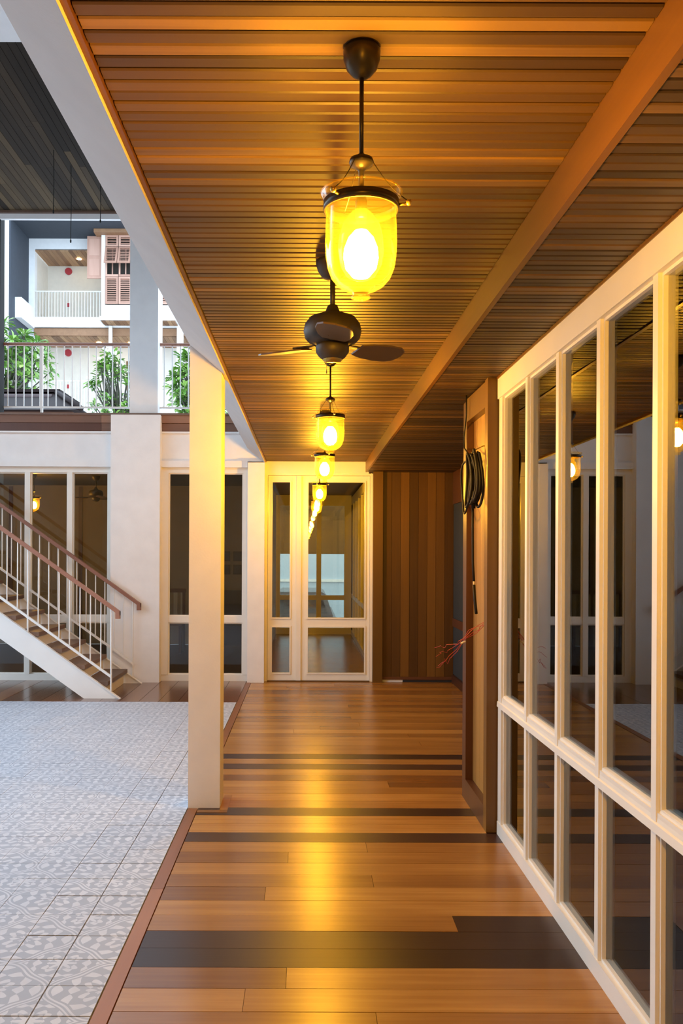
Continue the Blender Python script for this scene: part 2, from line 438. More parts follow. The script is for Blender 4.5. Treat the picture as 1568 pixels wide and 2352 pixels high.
# ---- lower ceiling strip
low = MB().box(0.715, 1.9, REAR, EY, LZ + 0.012, LZ + 0.10).build('ceiling', 'void_black')
struct(low, 'lower timber slat ceiling strip above the glazed wall', 'ceiling')
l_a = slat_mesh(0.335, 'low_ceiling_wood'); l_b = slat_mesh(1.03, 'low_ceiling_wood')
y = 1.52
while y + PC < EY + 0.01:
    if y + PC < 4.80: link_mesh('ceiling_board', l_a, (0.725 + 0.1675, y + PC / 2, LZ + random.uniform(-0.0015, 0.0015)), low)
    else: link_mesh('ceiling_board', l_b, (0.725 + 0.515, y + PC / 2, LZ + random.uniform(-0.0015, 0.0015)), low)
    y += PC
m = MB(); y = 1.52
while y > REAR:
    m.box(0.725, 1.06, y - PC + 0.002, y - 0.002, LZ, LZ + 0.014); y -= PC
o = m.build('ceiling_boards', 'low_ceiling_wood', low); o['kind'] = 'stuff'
# fascia board that closes the step between the two ceilings
fa = MB().box(0.701, 0.722, REAR, EY, LZ - 0.004, CZ + 0.02).build('trim_1', 'trim_wood')
struct(fa, 'long orange brown fascia board along the ceiling step', 'trim')
lip = MB().box(-0.481, -0.468, REAR, EY, CZ - 0.012, CZ + 0.02).build('trim_2', 'dark_post_wood')
struct(lip, 'thin timber bead where ceiling meets the white beam', 'trim')
edge = MB().box(1.035, 1.046, REAR, 4.74, LZ - 0.012, LZ + 0.005).build('trim_3', 'trim_wood')
struct(edge, 'thin timber bead above the white glazed wall', 'trim')

# ---- white beam with a sloping underside over the pillar line
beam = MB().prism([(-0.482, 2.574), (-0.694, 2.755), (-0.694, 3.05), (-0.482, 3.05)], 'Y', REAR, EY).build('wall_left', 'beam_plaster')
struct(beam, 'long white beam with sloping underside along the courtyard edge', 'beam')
# ---- building above the corridor (keeps the sky out)
up = MB().box(-0.694, 6.0, REAR, EY - 0.05, 3.05, 6.0).build('wall_upper', 'white_plaster')
struct(up, 'white upper storey wall above the walkway', 'wall')
slab = MB().box(-0.481, 6.0, REAR, EY, 2.71, 3.05).build('ceiling_slab', 'void_black')
struct(slab, 'floor slab hidden above the timber ceiling', 'ceiling')

# ---- near pillar
pil = MB().prism([(-0.694, -0.02), (-0.505, -0.02), (-0.505, 2.66), (-0.694, 2.76)], 'Y', 5.18, 5.40).build('column', 'white_plaster')
struct(pil, 'square white pillar standing between tiles and timber floor', 'column')

# ---- end wall: beams, columns
eb = MB().box(-9.0, -0.484, EY, EY + 0.25, 2.60, 2.925).box(-9.0, -0.69, EY - 0.05, EY + 0.25, 2.524, 2.60).build('wall_end', 'white_plaster')
struct(eb, 'white concrete beam above the end windows', 'beam')
bead = MB().box(-9.0, -0.694, EY - 0.03, EY + 0.1, 2.925, 2.945).build('trim_4', 'white_plaster')
struct(bead, 'thin white ledge line on top of the end beam', 'trim')
hd = MB().box(-0.484, 0.74, EY - 0.02, EY + 0.2, 2.46, 2.60).build('wall_header', 'white_plaster')
struct(hd, 'white header panel above the glazed double door', 'wall')
col2 = MB().box(-2.28, -1.705, EY - 0.14, EY + 0.3, -0.02, 3.125).build('column', 'white_plaster')
struct(col2, 'broad white lower column beside the foot of the stairs', 'column')
col3 = MB().box(-0.682, -0.484, EY - 0.12, EY + 0.15, -0.02, 2.575).build('column', 'white_plaster')
struct(col3, 'narrow white column left of the glazed double door', 'column')
col4 = MB().box(-2.10, -1.765, EY + 0.04, EY + 0.36, 3.15, 5.60).build('column', 'white_plaster')
struct(col4, 'slim white upper column rising from the gallery deck', 'column')
dkp = MB().box(-3.80, -3.645, EY + 0.05, EY + 0.20, 3.16, 5.56).build('column', 'void_black')
struct(dkp, 'near black post at the left edge of the gallery', 'column')

# ---- upper deck with timber fascia
dk = MB().box(-9.0, -0.70, EY + 0.02, 19.0, 2.95, 3.13).build('floor', 'white_plaster')
struct(dk, 'upper terrace slab above the end rooms', 'floor')
for x0, x1 in ((-9.0, -2.42), (-2.418, -2.282), (-1.703, -0.70)):
    boxo('fascia_board', 'fascia_wood', (x0, x1, EY - 0.03, EY + 0.02, 3.045, 3.135), dk)
    boxo('fascia_board', 'dark_post_wood' if x1 < -2.3 else 'fascia_wood', (x0, x1, EY - 0.015, EY + 0.02, 2.947, 3.042), dk)
boxo('edge_board', 'tread_wood', (-9.0, -0.70, EY - 0.05, EY + 0.30, 3.135, 3.16), dk)

# ---- high gallery ceiling upper left
gal = MB().box(-9.0, -0.70, 6.8, EY + 0.15, 5.572, 5.80).build('ceiling', 'void_black')
struct(gal, 'high dark timber ceiling over the courtyard gallery', 'ceiling')
x = -0.71
while x > -8.93:
    mid = random.uniform(7.5, 9.6)
    boxo('ceiling_board', 'gallery_wood', (x - 0.066, x, 6.81, mid, 5.555, 5.573), gal)
    boxo('ceiling_board', 'gallery_wood', (x - 0.066, x, mid + 0.002, EY + 0.02, 5.555, 5.573), gal)
    x -= 0.070
gb = MB().box(-9.0, -0.70, 6.2, 6.8, 5.50, 6.0).build('wall_gallery', 'white_plaster')
struct(gb, 'grey white beam at the near edge of gallery ceiling', 'beam')
gb2 = MB().box(-9.0, -0.70, EY + 0.03, EY + 0.08, 5.47, 5.80).build('wall_gallery', 'white_plaster')
struct(gb2, 'white beam at the far edge of gallery ceiling', 'beam')
boxo_t = MB().box(-9.0, -0.70, EY - 0.01, EY + 0.03, 5.53, 5.575).build('trim_5', 'tread_wood')
struct(boxo_t, 'brown edge trim along the gallery ceiling', 'trim')
nr = MB().box(-9.0, -0.70, REAR, 3.2, 5.9, 6.1).build('ceiling', 'white_plaster')  # unseen roof, added to keep sky light off the pillar front
struct(nr, 'unseen high roof added over the near courtyard to cut sky light', 'ceiling')
wall_block = MB().box(-6.2, -6.0, REAR, 3.4, 0, 5.9).build('wall_sky_block', 'cream_wall')  # out of view, added to block low sky light from the left
struct(wall_block, 'unseen cream wall added beside the near courtyard to block sky light', 'wall')
for i, (xx, yy, zb, lab) in enumerate(((-2.55, 8.75, 4.95, 'leftmost thin dark wire hanging from gallery ceiling'),
                                       (-2.47, 9.1, 4.78, 'longest middle thin dark wire hanging from gallery ceiling'),
                                       (-2.28, 9.6, 5.18, 'rightmost thin dark wire hanging from gallery ceiling'))):
    wv = empty('hanging_wire', (xx, yy, 5.555))
    MB().tube([(xx, yy, 5.555), (xx + 0.004, yy, (zb + 5.5) / 2), (xx, yy, zb)], 0.004, 6).build('wire', 'black_rubber', wv)
    MB().lathe([(0.004, 0), (0.008, 0.006), (0.008, 0.03), (0.004, 0.036)], (xx, yy, zb - 0.03), 8).build('end_sleeve', 'black_rubber', wv)
    tag(wv, lab, 'wire', 'wires under the gallery ceiling')

# ================================================================== GLAZING
def framed_pane(parent, axis, u0, u1, z0, z1, depth0, depth1, bead=0.018, glassmat='window_glass', bm='white_frame'):
    """a glass pane with a glazing bead round it. axis 'X': pane spans X (u) and faces -Y; axis 'Y': spans Y and faces -X"""
    mid = (depth0 + depth1) / 2
    def bx(a0, a1, d0, d1, c0, c1):
        return (a0, a1, d0, d1, c0, c1) if axis == 'X' else (d0, d1, a0, a1, c0, c1)
    p = MB().box(*bx(u0 + 0.004, u1 - 0.004, mid - 0.003, mid + 0.003, z0 + 0.004, z1 - 0.004)).build('pane', glassmat, parent)
    m = MB()
    m.box(*bx(u0, u0 + bead, depth0, depth1, z0, z1)); m.box(*bx(u1 - bead, u1, depth0, depth1, z0, z1))
    m.box(*bx(u0 + bead, u1 - bead, depth0, depth1, z0, z0 + bead)); m.box(*bx(u0 + bead, u1 - bead, depth0, depth1, z1 - bead, z1))
    m.build('glazing_bead', bm, p)
    return p

# ---- glazed wall on the right
gw = empty('window_1', (WX, 1.0, 0))
struct(gw, 'long cream white framed glazed wall along the walkway', 'window')
stiles = [(4.73, 4.655)] + [(4.165 - 0.51 * k, 4.165 - 0.51 * k - 0.038) for k in range(0, 14)]
for a, b in stiles:
    boxo('stile', 'white_frame', (WX, WX + 0.075, b, a, 0.07, 2.36), gw)
y_end = stiles[-1][1]
MB().prism([(WX - 0.007, 0.692), (WX + 0.002, 0.688), (WX + 0.002, 0.722), (WX - 0.005, 0.718)], 'Y', y_end, 4.73).build('rail_lip', 'white_frame', gw)
boxo('bottom_rail', 'white_frame', (WX - 0.004, WX + 0.078, y_end, 4.73, 0.0, 0.07), gw)
boxo('header', 'white_frame', (WX - 0.008, WX + 0.085, y_end, 4.735, 2.36, 2.47), gw)
for i in range(len(stiles) - 1):
    a = stiles[i][1]; b = stiles[i + 1][0]
    r = boxo('middle_rail', 'white_frame', (WX + 0.004, WX + 0.07, b, a, 0.690, 0.750), gw)
    MB().prism([(WX + 0.002, 0.715), (WX + 0.035, 0.715), (WX + 0.035, 0.766), (WX + 0.014, 0.762), (WX + 0.004, 0.735)], 'Y', b, a).build('sill_bead', 'white_frame', r)
    framed_pane(gw, 'Y', b, a, 0.750, 2.36, WX + 0.012, WX + 0.046, 0.011)
    framed_pane(gw, 'Y', b, a, 0.070, 0.690, WX + 0.012, WX + 0.046, 0.011)

# ---- bay windows in the end wall
def bay(idx, label, mull, x_l, x_r):
    g = empty('window_%d' % idx, (x_r, EY, 0)); struct(g, label, 'window')
    y0, y1 = EY + 0.0, EY + 0.09
    boxo('top_rail', 'white_frame', (x_l, x_r, y0, y1, 2.46, 2.524), g)
    boxo('bottom_rail', 'white_frame', (x_l, x_r, y0, y1, 0.0, 0.075), g)
    xs = mull
    for a, b in xs: boxo('stile', 'white_frame', (a, b, y0 - 0.01, y1, 0.075, 2.46), g)
    for i in range(len(xs) - 1):
        a, b = xs[i][1], xs[i + 1][0]
        boxo('middle_rail', 'white_frame', (a, b, y0 + 0.005, y1, 0.690, 0.765), g)
        framed_pane(g, 'X', a, b, 0.765, 2.46, y0 + 0.02, y0 + 0.06, 0.014)
        framed_pane(g, 'X', a, b, 0.075, 0.690, y0 + 0.02, y0 + 0.06, 0.014)
bay(2, 'dark white framed window behind the stairs', [(-5.33, -5.27), (-4.82, -4.76), (-4.32, -4.26), (-3.82, -3.76), (-3.32, -3.26), (-2.82, -2.76), (-2.34, -2.28)], -5.33, -2.28)
bay(3, 'dark two pane window behind the square white pillar', [(-1.705, -1.625), (-1.19, -1.13), (-0.742, -0.682)], -1.705, -0.682)
ex = MB().box(-9.0, -5.33, EY, EY + 0.2, 0, 2.524).build('wall_end', 'white_plaster')
struct(ex, 'white end wall left of the stair window', 'wall')

# ---- glazed double door
dr = empty('door_1', (0.15, EY, 0)); struct(dr, 'white glazed double door at the end of the walkway', 'door')
boxo('frame_jamb', 'white_frame', (-0.484, -0.452, EY - 0.01, EY + 0.10, 0, 2.46), dr)
boxo('frame_jamb', 'white_frame', (0.757, 0.790, EY - 0.01, EY + 0.10, 0, 2.46), dr)
boxo('frame_head', 'white_frame', (-0.452, 0.757, EY - 0.01, EY + 0.10, 2.435, 2.46), dr)
for (a, b, sl, sr, lab) in ((-0.448, -0.068, 0.036, 0.105, 'narrow glazed door leaf'), (-0.062, 0.754, 0.075, 0.042, 'wide glazed door leaf')):
    lf = empty('door_leaf', ((a + b) / 2 - 0.15, 0, 0)); lf.parent = dr; lf['label'] = lab
    boxo('stile', 'white_frame', (a, a + sl, EY + 0.01, EY + 0.07, 0.012, 2.432), lf)
    boxo('stile', 'white_frame', (b - sr, b, EY + 0.01, EY + 0.07, 0.012, 2.432), lf)
    if a < -0.3: boxo('cover_strip', 'white_frame', (b - 0.045, b + 0.012, EY - 0.008, EY + 0.01, 0.012, 2.432), lf)
    for z0, z1 in ((0.012, 0.085), (0.655, 0.738), (2.372, 2.432)):
        boxo('rail', 'white_frame', (a + sl, b - sr, EY + 0.01, EY + 0.07, z0, z1), lf)
    for z0, z1 in ((0.085, 0.655), (0.738, 2.372)):
        p = MB().box(a + sl + 0.003, b - sr - 0.003, EY + 0.037, EY + 0.043, z0 + 0.003, z1 - 0.003).build('pane', 'door_glass', lf)
        m = MB(); bd = 0.016
        for bb in ((a + sl, a + sl + bd, z0, z1), (b - sr - bd, b - sr, z0, z1), (a + sl + bd, b - sr - bd, z0, z0 + bd), (a + sl + bd, b - sr - bd, z1 - bd, z1)):
            m.box(bb[0], bb[1], EY, EY + 0.05, bb[2], bb[3])
        m.build('glazing_bead', 'white_frame', lf)
thr = MB().box(-0.45, 0.757, EY - 0.03, EY + 0.09, -0.02, 0.010).build('trim_6', 'post_wood'); struct(thr, 'low timber threshold under the glazed door', 'trim')

# ---- timber clad end wall on the right
wd = MB().box(0.79, 1.80, EY + 0.03, EY + 0.14, -0.02, LZ + 0.02).build('wall_timber', 'void_black')
struct(wd, 'wall of vertical brown planks right of the glazed door', 'wall')
boxo('post', 'post_wood', (0.792, 0.906, EY - 0.06, EY + 0.03, 0, LZ), wd)
xx = 0.912
for i in range(8):
    boxo('plank', 'plank_wood', (xx, xx + 0.1015, EY - 0.004 + random.uniform(-0.004, 0.004), EY + 0.03, 0.06, LZ - 0.002), wd); xx += 0.1045
boxo('bottom_rail', 'dark_post_wood', (0.906, 1.74, EY - 0.02, EY + 0.03, 0.028, 0.062), wd)
boxo('wall_base', 'white_paint', (0.906, 1.15, EY - 0.006, EY + 0.03, 0.0, 0.027), wd)
boxo('wall_base', 'fabric_dark', (1.15, 1.74, EY - 0.006, EY + 0.03, 0.0, 0.027), wd)
# ---- recess wall far right
rw = MB().box(1.76, 1.90, 5.50, EY + 0.1, -0.02, LZ + 0.02).build('wall_right', 'void_black')
struct(rw, 'dark slate panelled wall in the recess behind the pier', 'wall')
for a, b in ((5.6, 7.1), (7.14, 8.7), (8.74, EY - 0.03)):
    boxo('panel', 'slate_panel', (1.742, 1.762, a, b, 0.10, 0.66), rw)
    boxo('panel', 'slate_panel', (1.742, 1.762, a, b, 0.76, 2.10), rw)
boxo('rail', 'dark_post_wood', (1.736, 1.762, 5.55, EY, 0.662, 0.758), rw)
boxo('rail', 'dark_post_wood', (1.736, 1.762, 5.55, EY, 2.102, LZ), rw)
boxo('base_board', 'dark_post_wood', (1.72, 1.762, 5.55, EY - 0.07, 0.0, 0.095), rw)

# ---- timber pier between glazed wall and recess
PX = 0.988
pr = MB().box(1.06, 1.90, 4.82, 5.46, -0.02, LZ + 0.02).build('wall_pier', 'void_black')
struct(pr, 'timber framed pier with plank infill beside the glazed wall', 'pier')
boxo('post', 'post_wood', (PX, 1.062, 4.745, 4.82, 0, LZ), pr)
boxo('return_panel', 'post_wood', (1.062, 1.90, 4.757, 4.82, 0, LZ), pr)
boxo('post', 'dark_post_wood', (PX, 1.062, 5.36, 5.47, 0, LZ - 0.02), pr)
boxo('return_panel', 'dark_post_wood', (1.062, 1.742, 5.46, 5.50, 0, LZ), pr)
boxo('top_rail', 'post_wood', (PX, 1.062, 4.82, 5.36, 2.33, LZ - 0.01), pr)
boxo('bottom_rail', 'dark_post_wood', (PX, 1.062, 4.82, 5.36, 0, 0.13), pr)
yy = 4.824
for i in range(5):
    boxo('plank', 'light_plank_wood', (1.032, 1.06, yy, yy + 0.1045, 0.13, 2.33), pr); yy += 0.1073

# ================================================================== ROOMS BEHIND THE GLASS
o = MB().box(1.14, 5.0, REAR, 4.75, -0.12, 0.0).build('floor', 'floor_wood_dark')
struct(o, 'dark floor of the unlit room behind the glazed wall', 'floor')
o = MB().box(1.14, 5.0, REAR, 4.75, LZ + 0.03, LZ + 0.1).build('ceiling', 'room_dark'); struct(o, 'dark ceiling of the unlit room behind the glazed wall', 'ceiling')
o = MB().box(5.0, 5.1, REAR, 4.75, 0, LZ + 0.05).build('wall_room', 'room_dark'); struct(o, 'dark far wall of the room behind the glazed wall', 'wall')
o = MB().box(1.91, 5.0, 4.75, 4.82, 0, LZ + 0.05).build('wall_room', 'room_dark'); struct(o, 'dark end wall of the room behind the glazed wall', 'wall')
# rear wall behind the viewer
o = MB().box(-9.0, 6.0, REAR - 0.2, REAR, -0.1, 6.0).build('wall_rear', 'cream_wall'); struct(o, 'cream wall closing the courtyard behind the viewer', 'wall')
# left hand end room
RY = 14.4
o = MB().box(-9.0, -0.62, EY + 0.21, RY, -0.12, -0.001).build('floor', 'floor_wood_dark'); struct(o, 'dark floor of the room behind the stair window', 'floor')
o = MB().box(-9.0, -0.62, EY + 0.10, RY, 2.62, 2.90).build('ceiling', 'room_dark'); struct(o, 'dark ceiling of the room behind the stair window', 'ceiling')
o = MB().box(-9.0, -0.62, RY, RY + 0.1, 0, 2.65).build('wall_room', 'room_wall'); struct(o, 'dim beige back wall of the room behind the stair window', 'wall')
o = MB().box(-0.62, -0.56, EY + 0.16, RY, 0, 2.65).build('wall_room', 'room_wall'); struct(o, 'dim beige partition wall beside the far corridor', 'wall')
for i, xx in enumerate((-4.9, -3.75, -2.6, -1.45)):
    o = MB().box(xx, xx + 0.06, RY - 0.03, RY, 0, 2.6).build('trim_%d' % (7 + i), 'dark_post_wood')
    struct(o, ['leftmost', 'second from left', 'third from left', 'rightmost'][i] + ' dark batten on the beige room wall', 'trim')
# pictures on that wall
k = 0
for r in range(2):
    for c in range(3):
        px, pz = -1.32 + 0.19 * c, 1.46 - 0.22 * r
        p = empty('picture_frame', (px, RY - 0.03, pz))
        MB().box(px - 0.07, px + 0.07, RY - 0.02, RY, pz - 0.08, pz + 0.08).build('frame', 'fabric_dark', p)
        MB().box(px - 0.052, px + 0.052, RY - 0.024, RY - 0.02, pz - 0.062, pz + 0.062).build('print', 'slate_grey', p)
        tag(p, 'small dark framed picture, %s row, %s column, inside the room' % (('upper', 'lower')[r], ('left', 'middle', 'right')[c]), 'picture', 'pictures on the room wall')
# slatted bench
bn = empty('slatted_bench', (-2.3, 13.2, 0))
for s in range(3): MB().box(-2.75, -1.85, 13.05 + 0.14 * s, 13.16 + 0.14 * s, 0.42, 0.45).build('seat_slat', 'trim_wood', bn)
MB().box(-2.75, -1.85, 13.46, 13.49, 0.90, 0.96).build('back_rail', 'dark_post_wood', bn)
for s in range(8): MB().box(-2.70 + 0.11 * s, -2.64 + 0.11 * s, 13.465, 13.485, 0.47, 0.90).build('back_slat', 'paper', bn)
for sx in (-2.74, -1.90):
    for sy in (13.06, 13.44): MB().box(sx, sx + 0.04, sy, sy + 0.04, 0, 0.42 if sy < 13.2 else 0.92).build('leg', 'dark_post_wood', bn)
tag(bn, 'slatted wooden bench seen through the pillar window', 'bench')
sf = empty('armchair', (-1.05, 13.4, 0))
MB().box(-1.45, -0.72, 13.1, 13.75, 0.12, 0.42).build('seat', 'fabric_dark', sf)
MB().prism([(13.62, 0.42), (13.82, 0.42), (13.88, 0.92), (13.74, 0.92)], 'X', -1.45, -0.72).build('backrest', 'fabric_dark', sf)
for sx in (-1.52, -0.74):
    MB().box(sx, sx + 0.09, 13.1, 13.8, 0.12, 0.60).build('arm', 'fabric_dark', sf)
    for sy in (13.12, 13.74): MB().box(sx + 0.02, sx + 0.07, sy, sy + 0.05, 0, 0.12).build('leg', 'dark_post_wood', sf)
tag(sf, 'dark low armchair inside the room behind the pillar', 'armchair')

# far corridor behind the double door
FY = 16.3
o = MB().box(-0.56, 1.2, EY + 0.09, FY + 0.1, -0.12, -0.002).build('floor', 'floor_wood'); struct(o, 'glossy timber floor of the far corridor through the door', 'floor')
o = MB().box(-0.56, 1.2, EY + 0.10, FY + 0.1, CZ, CZ + 0.1).build('ceiling', 'ceiling_wood'); struct(o, 'timber ceiling of the far corridor through the door', 'ceiling')
o = MB().box(-0.62, -0.56, RY, FY + 0.1, 0, 2.65).build('wall_room', 'room_wall'); struct(o, 'beige left wall of the far corridor', 'wall')
o = MB().box(1.05, 1.15, EY + 0.14, FY, 0, 2.65).build('wall_room', 'room_dark'); struct(o, 'dark wall behind the far corridor glazing', 'wall')
fw = empty('window_4', (0.85, 13.0, 0)); struct(fw, 'cream framed glazed side of the far corridor', 'window')
boxo('bottom_rail', 'white_frame', (0.85, 0.92, EY + 0.2, FY, 0, 0.08), fw); boxo('top_rail', 'white_frame', (0.85, 0.92, EY + 0.2, FY, 2.42, 2.56), fw)
ys = [EY + 0.2 + i * 0.75 for i in range(9)]
for i, y in enumerate(ys[:-1]):
    boxo('stile', 'white_frame', (0.85, 0.91, y, y + 0.06, 0.08, 2.42), fw)
    y2 = min(ys[i + 1], FY)
    boxo('middle_rail', 'white_frame', (0.855, 0.90, y + 0.06, y2, 0.69, 0.76), fw)
    MB().box(0.878, 0.884, y + 0.06, y2, 0.76, 2.42).build('pane', 'window_glass', fw)
    MB().box(0.878, 0.884, y + 0.06, y2, 0.08, 0.69).build('pane', 'window_glass', fw)
d2 = empty('door_2', (0.0, FY, 0)); struct(d2, 'olive lit glazed door at the end of far corridor', 'door')
for a, b in ((-0.56, -0.48), (0.20, 0.29), (0.72, 0.85)): boxo('stile', 'white_frame', (a, b, FY, FY + 0.06, 0, CZ), d2)
for a, b in ((-0.48, 0.20), (0.29, 0.72)):
    boxo('rail', 'white_frame', (a, b, FY, FY + 0.06, 0.0, 0.12), d2); boxo('rail', 'white_frame', (a, b, FY, FY + 0.06, 0.64, 0.73), d2); boxo('rail', 'white_frame', (a, b, FY, FY + 0.06, 2.40, CZ), d2)
    MB().box(a, b, FY + 0.027, FY + 0.033, 0.12, 0.64).build('pane', 'door_glass', d2)
    MB().box(a, b, FY + 0.027, FY + 0.033, 0.73, 2.40).build('pane', 'door_glass', d2)
o = MB().box(0.85, 1.2, FY, FY + 0.1, 0, 2.7).build('wall_far', 'room_dark'); struct(o, 'dark strip of wall right of the far glazed door', 'wall')
so = MB().box(-2.0, 2.2, 17.6, 17.8, 1.50, 3.0).build('wall_soffit', 'plank_wood'); struct(so, 'orange brown timber bulkhead seen beyond far door', 'wall')
gr = MB().box(-30, 30, 27.0, 60, -0.12, 0.0).build('ground', 'ground_paving'); struct(gr, 'paved ground outside beyond the building', 'ground')
gl_ = MB().box(-60, -9.0, -30, 60, -0.2, -0.12).build('ground', 'ground_paving'); struct(gl_, 'paved ground left of the courtyard', 'ground')
gr2 = MB().box(-3, 8, FY + 0.11, 27.0, -1.02, -0.90).build('ground', 'ground_paving'); struct(gr2, 'paved drive outside the far glazed door', 'ground')
pw = MB().box(-2.4, 4.0, 26.0, 26.2, -0.9, 4.2).build('wall_outside', 'pale_blue_wall'); struct(pw, 'pale blue grey wall outside the far door', 'wall')
MB().box(-2.4, 4.0, 25.95, 26.0, 0.66, 0.74).build('ledge', 'white_paint', pw)
# parked car outside
car = empty('car', (0.05, 21.0, 0))
MB().prism([(-0.90, 0.25), (0.90, 0.25), (0.92, 0.62), (0.86, 0.86), (-0.86, 0.86), (-0.92, 0.62)], 'Y', 19.4, 23.4).build('body', 'car_paint', car)
MB().prism([(-0.80, 0.86), (0.80, 0.86), (0.62, 1.40), (0.52, 1.46), (-0.52, 1.46), (-0.62, 1.40)], 'Y', 19.6, 22.3).build('cabin', 'car_paint', car)
MB().add([(-0.66, 19.59, 0.92), (0.66, 19.59, 0.92), (0.52, 19.59, 1.36), (-0.52, 19.59, 1.36), (-0.66, 19.60, 0.92), (0.66, 19.60, 0.92), (0.52, 19.60, 1.36), (-0.52, 19.60, 1.36)],
         [(0, 1, 2, 3), (7, 6, 5, 4), (0, 4, 5, 1), (1, 5, 6, 2), (2, 6, 7, 3), (3, 7, 4, 0)]).build('rear_window', 'car_glass', car)
MB().box(-0.90, 0.90, 19.30, 19.42, 0.28, 0.46).build('bumper', 'tyre', car)
for sx in (-0.84, 0.70):
    MB().box(sx, sx + 0.14, 19.37, 19.41, 0.62, 0.82).build('tail_light', 'tail_lamp', car)
for sx in (-0.86, 0.66):
    for sy in (20.2, 22.6):
        m = MB(); pts = [(sy + 0.31 * math.cos(2 * PI * i / 20), 0.31 + 0.31 * math.sin(2 * PI * i / 20)) for i in range(20)]
        m.prism(pts, 'X', sx, sx + 0.2).build('wheel', 'tyre', car)
for vv in car.children:
    for vert in vv.data.vertices: vert.co.x -= 0.12
car.location.z = -0.9; car.location.y += 1.8
tag(car, 'dark parked car outside the far glazed door', 'car')

# ================================================================== STAIRCASE
ST_Y0, ST_Y1 = 9.05, 10.10
RISE, GO = 0.1705, 0.240
st = empty('staircase', (-2.1, 9.6, 0))
NS = 18
for i in range(NS):
    xn = -2.055 - GO * i; z = RISE * (i + 1)
    boxo('tread', 'tread_wood', (xn - 0.275, xn, ST_Y0 + 0.02, ST_Y1 - 0.03, z - 0.042, z), st)
    boxo('riser', 'white_paint', (xn - 0.060, xn - 0.045, ST_Y0 + 0.02, ST_Y1 - 0.03, z - RISE + 0.0 if i == 0 else z - RISE, z - 0.042), st)
sl = RISE / GO
def stringer(y0, y1, x_foot):
    L = NS * GO + 0.2
    t = 0.262
    xb = x_foot - t / sl
    poly = [(x_foot, 0.0), (x_foot - L, L * sl), (x_foot - L, L * sl - t), (xb, 0.0)]
    MB().prism(poly, 'Y', y0, y1).build('stringer', 'white_steel', st)
stringer(ST_Y0 - 0.012, ST_Y0, -1.93)
stringer(ST_Y1 - 0.012, ST_Y1, -1.905)
# flanges on the stringer edges
for (ya, yb, xf) in ((ST_Y0 - 0.03, ST_Y0 + 0.02, -1.93), (ST_Y1 - 0.03, ST_Y1 + 0.02, -1.905)):
    L = NS * GO + 0.2
    MB().prism([(xf + 0.014, 0.0), (xf + 0.014 - L, L * sl), (xf - L, L * sl - 0.004), (xf, -0.0)], 'Y', ya, yb).build('stringer_flange', 'white_steel', st)
def balustrade(yb, x_end, z_end, first, step_pattern, x_foot):
    L = 4.3
    # hand rail with a turned-down end
    prof_w, prof_h = 0.024, 0.022
    hr = MB().prism([(x_end, z_end - prof_h), (x_end, z_end + prof_h), (x_end - 0.02, z_end + prof_h + 0.014), (x_end - L, z_end + prof_h + L * sl), (x_end - L, z_end - prof_h + L * sl), (x_end - 0.045, z_end - prof_h + 0.03)], 'Y', yb - prof_w, yb + prof_w)
    hr.prism([(x_end, z_end - prof_h - 0.035), (x_end, z_end + prof_h), (x_end - 0.045, z_end + prof_h), (x_end - 0.045, z_end - prof_h - 0.035)], 'Y', yb - prof_w + 0.0005, yb + prof_w - 0.0005)
    h = hr.build('handrail', 'handrail_wood', st)
    # sloping bottom rail, from the first baluster up
    zr = lambda x: (x_foot - x) * sl + 0.165
    x0 = first
    MB().prism([(x0, zr(x0) - 0.014), (x0, zr(x0) + 0.014), (x0 - L, zr(x0 - L) + 0.014), (x0 - L, zr(x0 - L) - 0.014)], 'Y', yb - 0.012, yb + 0.012).build('bottom_rail', 'white_steel', h)
    x = first; i = 0
    while x > x_end - 4.1:
        zt = z_end - prof_h + (x_end - x) * sl + 0.004
        post = step_pattern(i)
        zb = (x_foot - x) * sl if post else zr(x)
        r = 0.0095 if post else 0.0065
        MB().tube([(x, yb, zb), (x, yb, zt)], r, 6).build('baluster', 'white_steel', h)
        x -= 0.1085; i += 1
balustrade(ST_Y0 - 0.005, -1.925, 0.885, -2.015, lambda i: i % 8 == 0, -1.93)
balustrade(ST_Y1 - 0.005, -1.908, 0.905, -2.000, lambda i: i % 8 == 0, -1.905)
tag(st, 'white steel staircase with brown treads rising to the left', 'staircase')

# ================================================================== GALLERY RAILING
RYY = EY + 0.20
def rail_run(x0, x1, label, post_x):
    g = empty('railing', ((x0 + x1) / 2, RYY, 3.16))
    MB().prism([(RYY - 0.025, 4.005), (RYY + 0.025, 4.005), (RYY + 0.025, 4.03), (RYY + 0.015, 4.04), (RYY - 0.015, 4.04), (RYY - 0.025, 4.03)], 'X', x0, x1).build('handrail', 'handrail_wood', g)
    MB().box(x0, x1, RYY - 0.012, RYY + 0.012, 3.252, 3.272).build('bottom_rail', 'white_steel', g)
    me = None
    x = x1 - 0.045
    while x > x0 + 0.02:
        if me is None:
            b = MB().tube([(x, RYY, 3.262), (x, RYY, 4.01)], 0.0075, 6).build('baluster', 'white_steel', g, origin=(x, RYY, 3.262)); me = b.data
        else:
            link_mesh('baluster', me, (x - g.location.x, 0, 3.262 - 3.16), g)
        x -= 0.097
    for p in post_x: MB().box(p - 0.014, p + 0.014, RYY - 0.014, RYY + 0.014, 3.16, 4.01).build('post', 'white_steel', g)
    return tag(g, label, 'railing', 'gallery railings')
rail_run(-8.9, -2.10, 'white baluster railing left of the upper column', (-3.19, -4.9))
rail_run(-1.765, -0.70, 'short white baluster railing right of the upper column', (-0.9,))

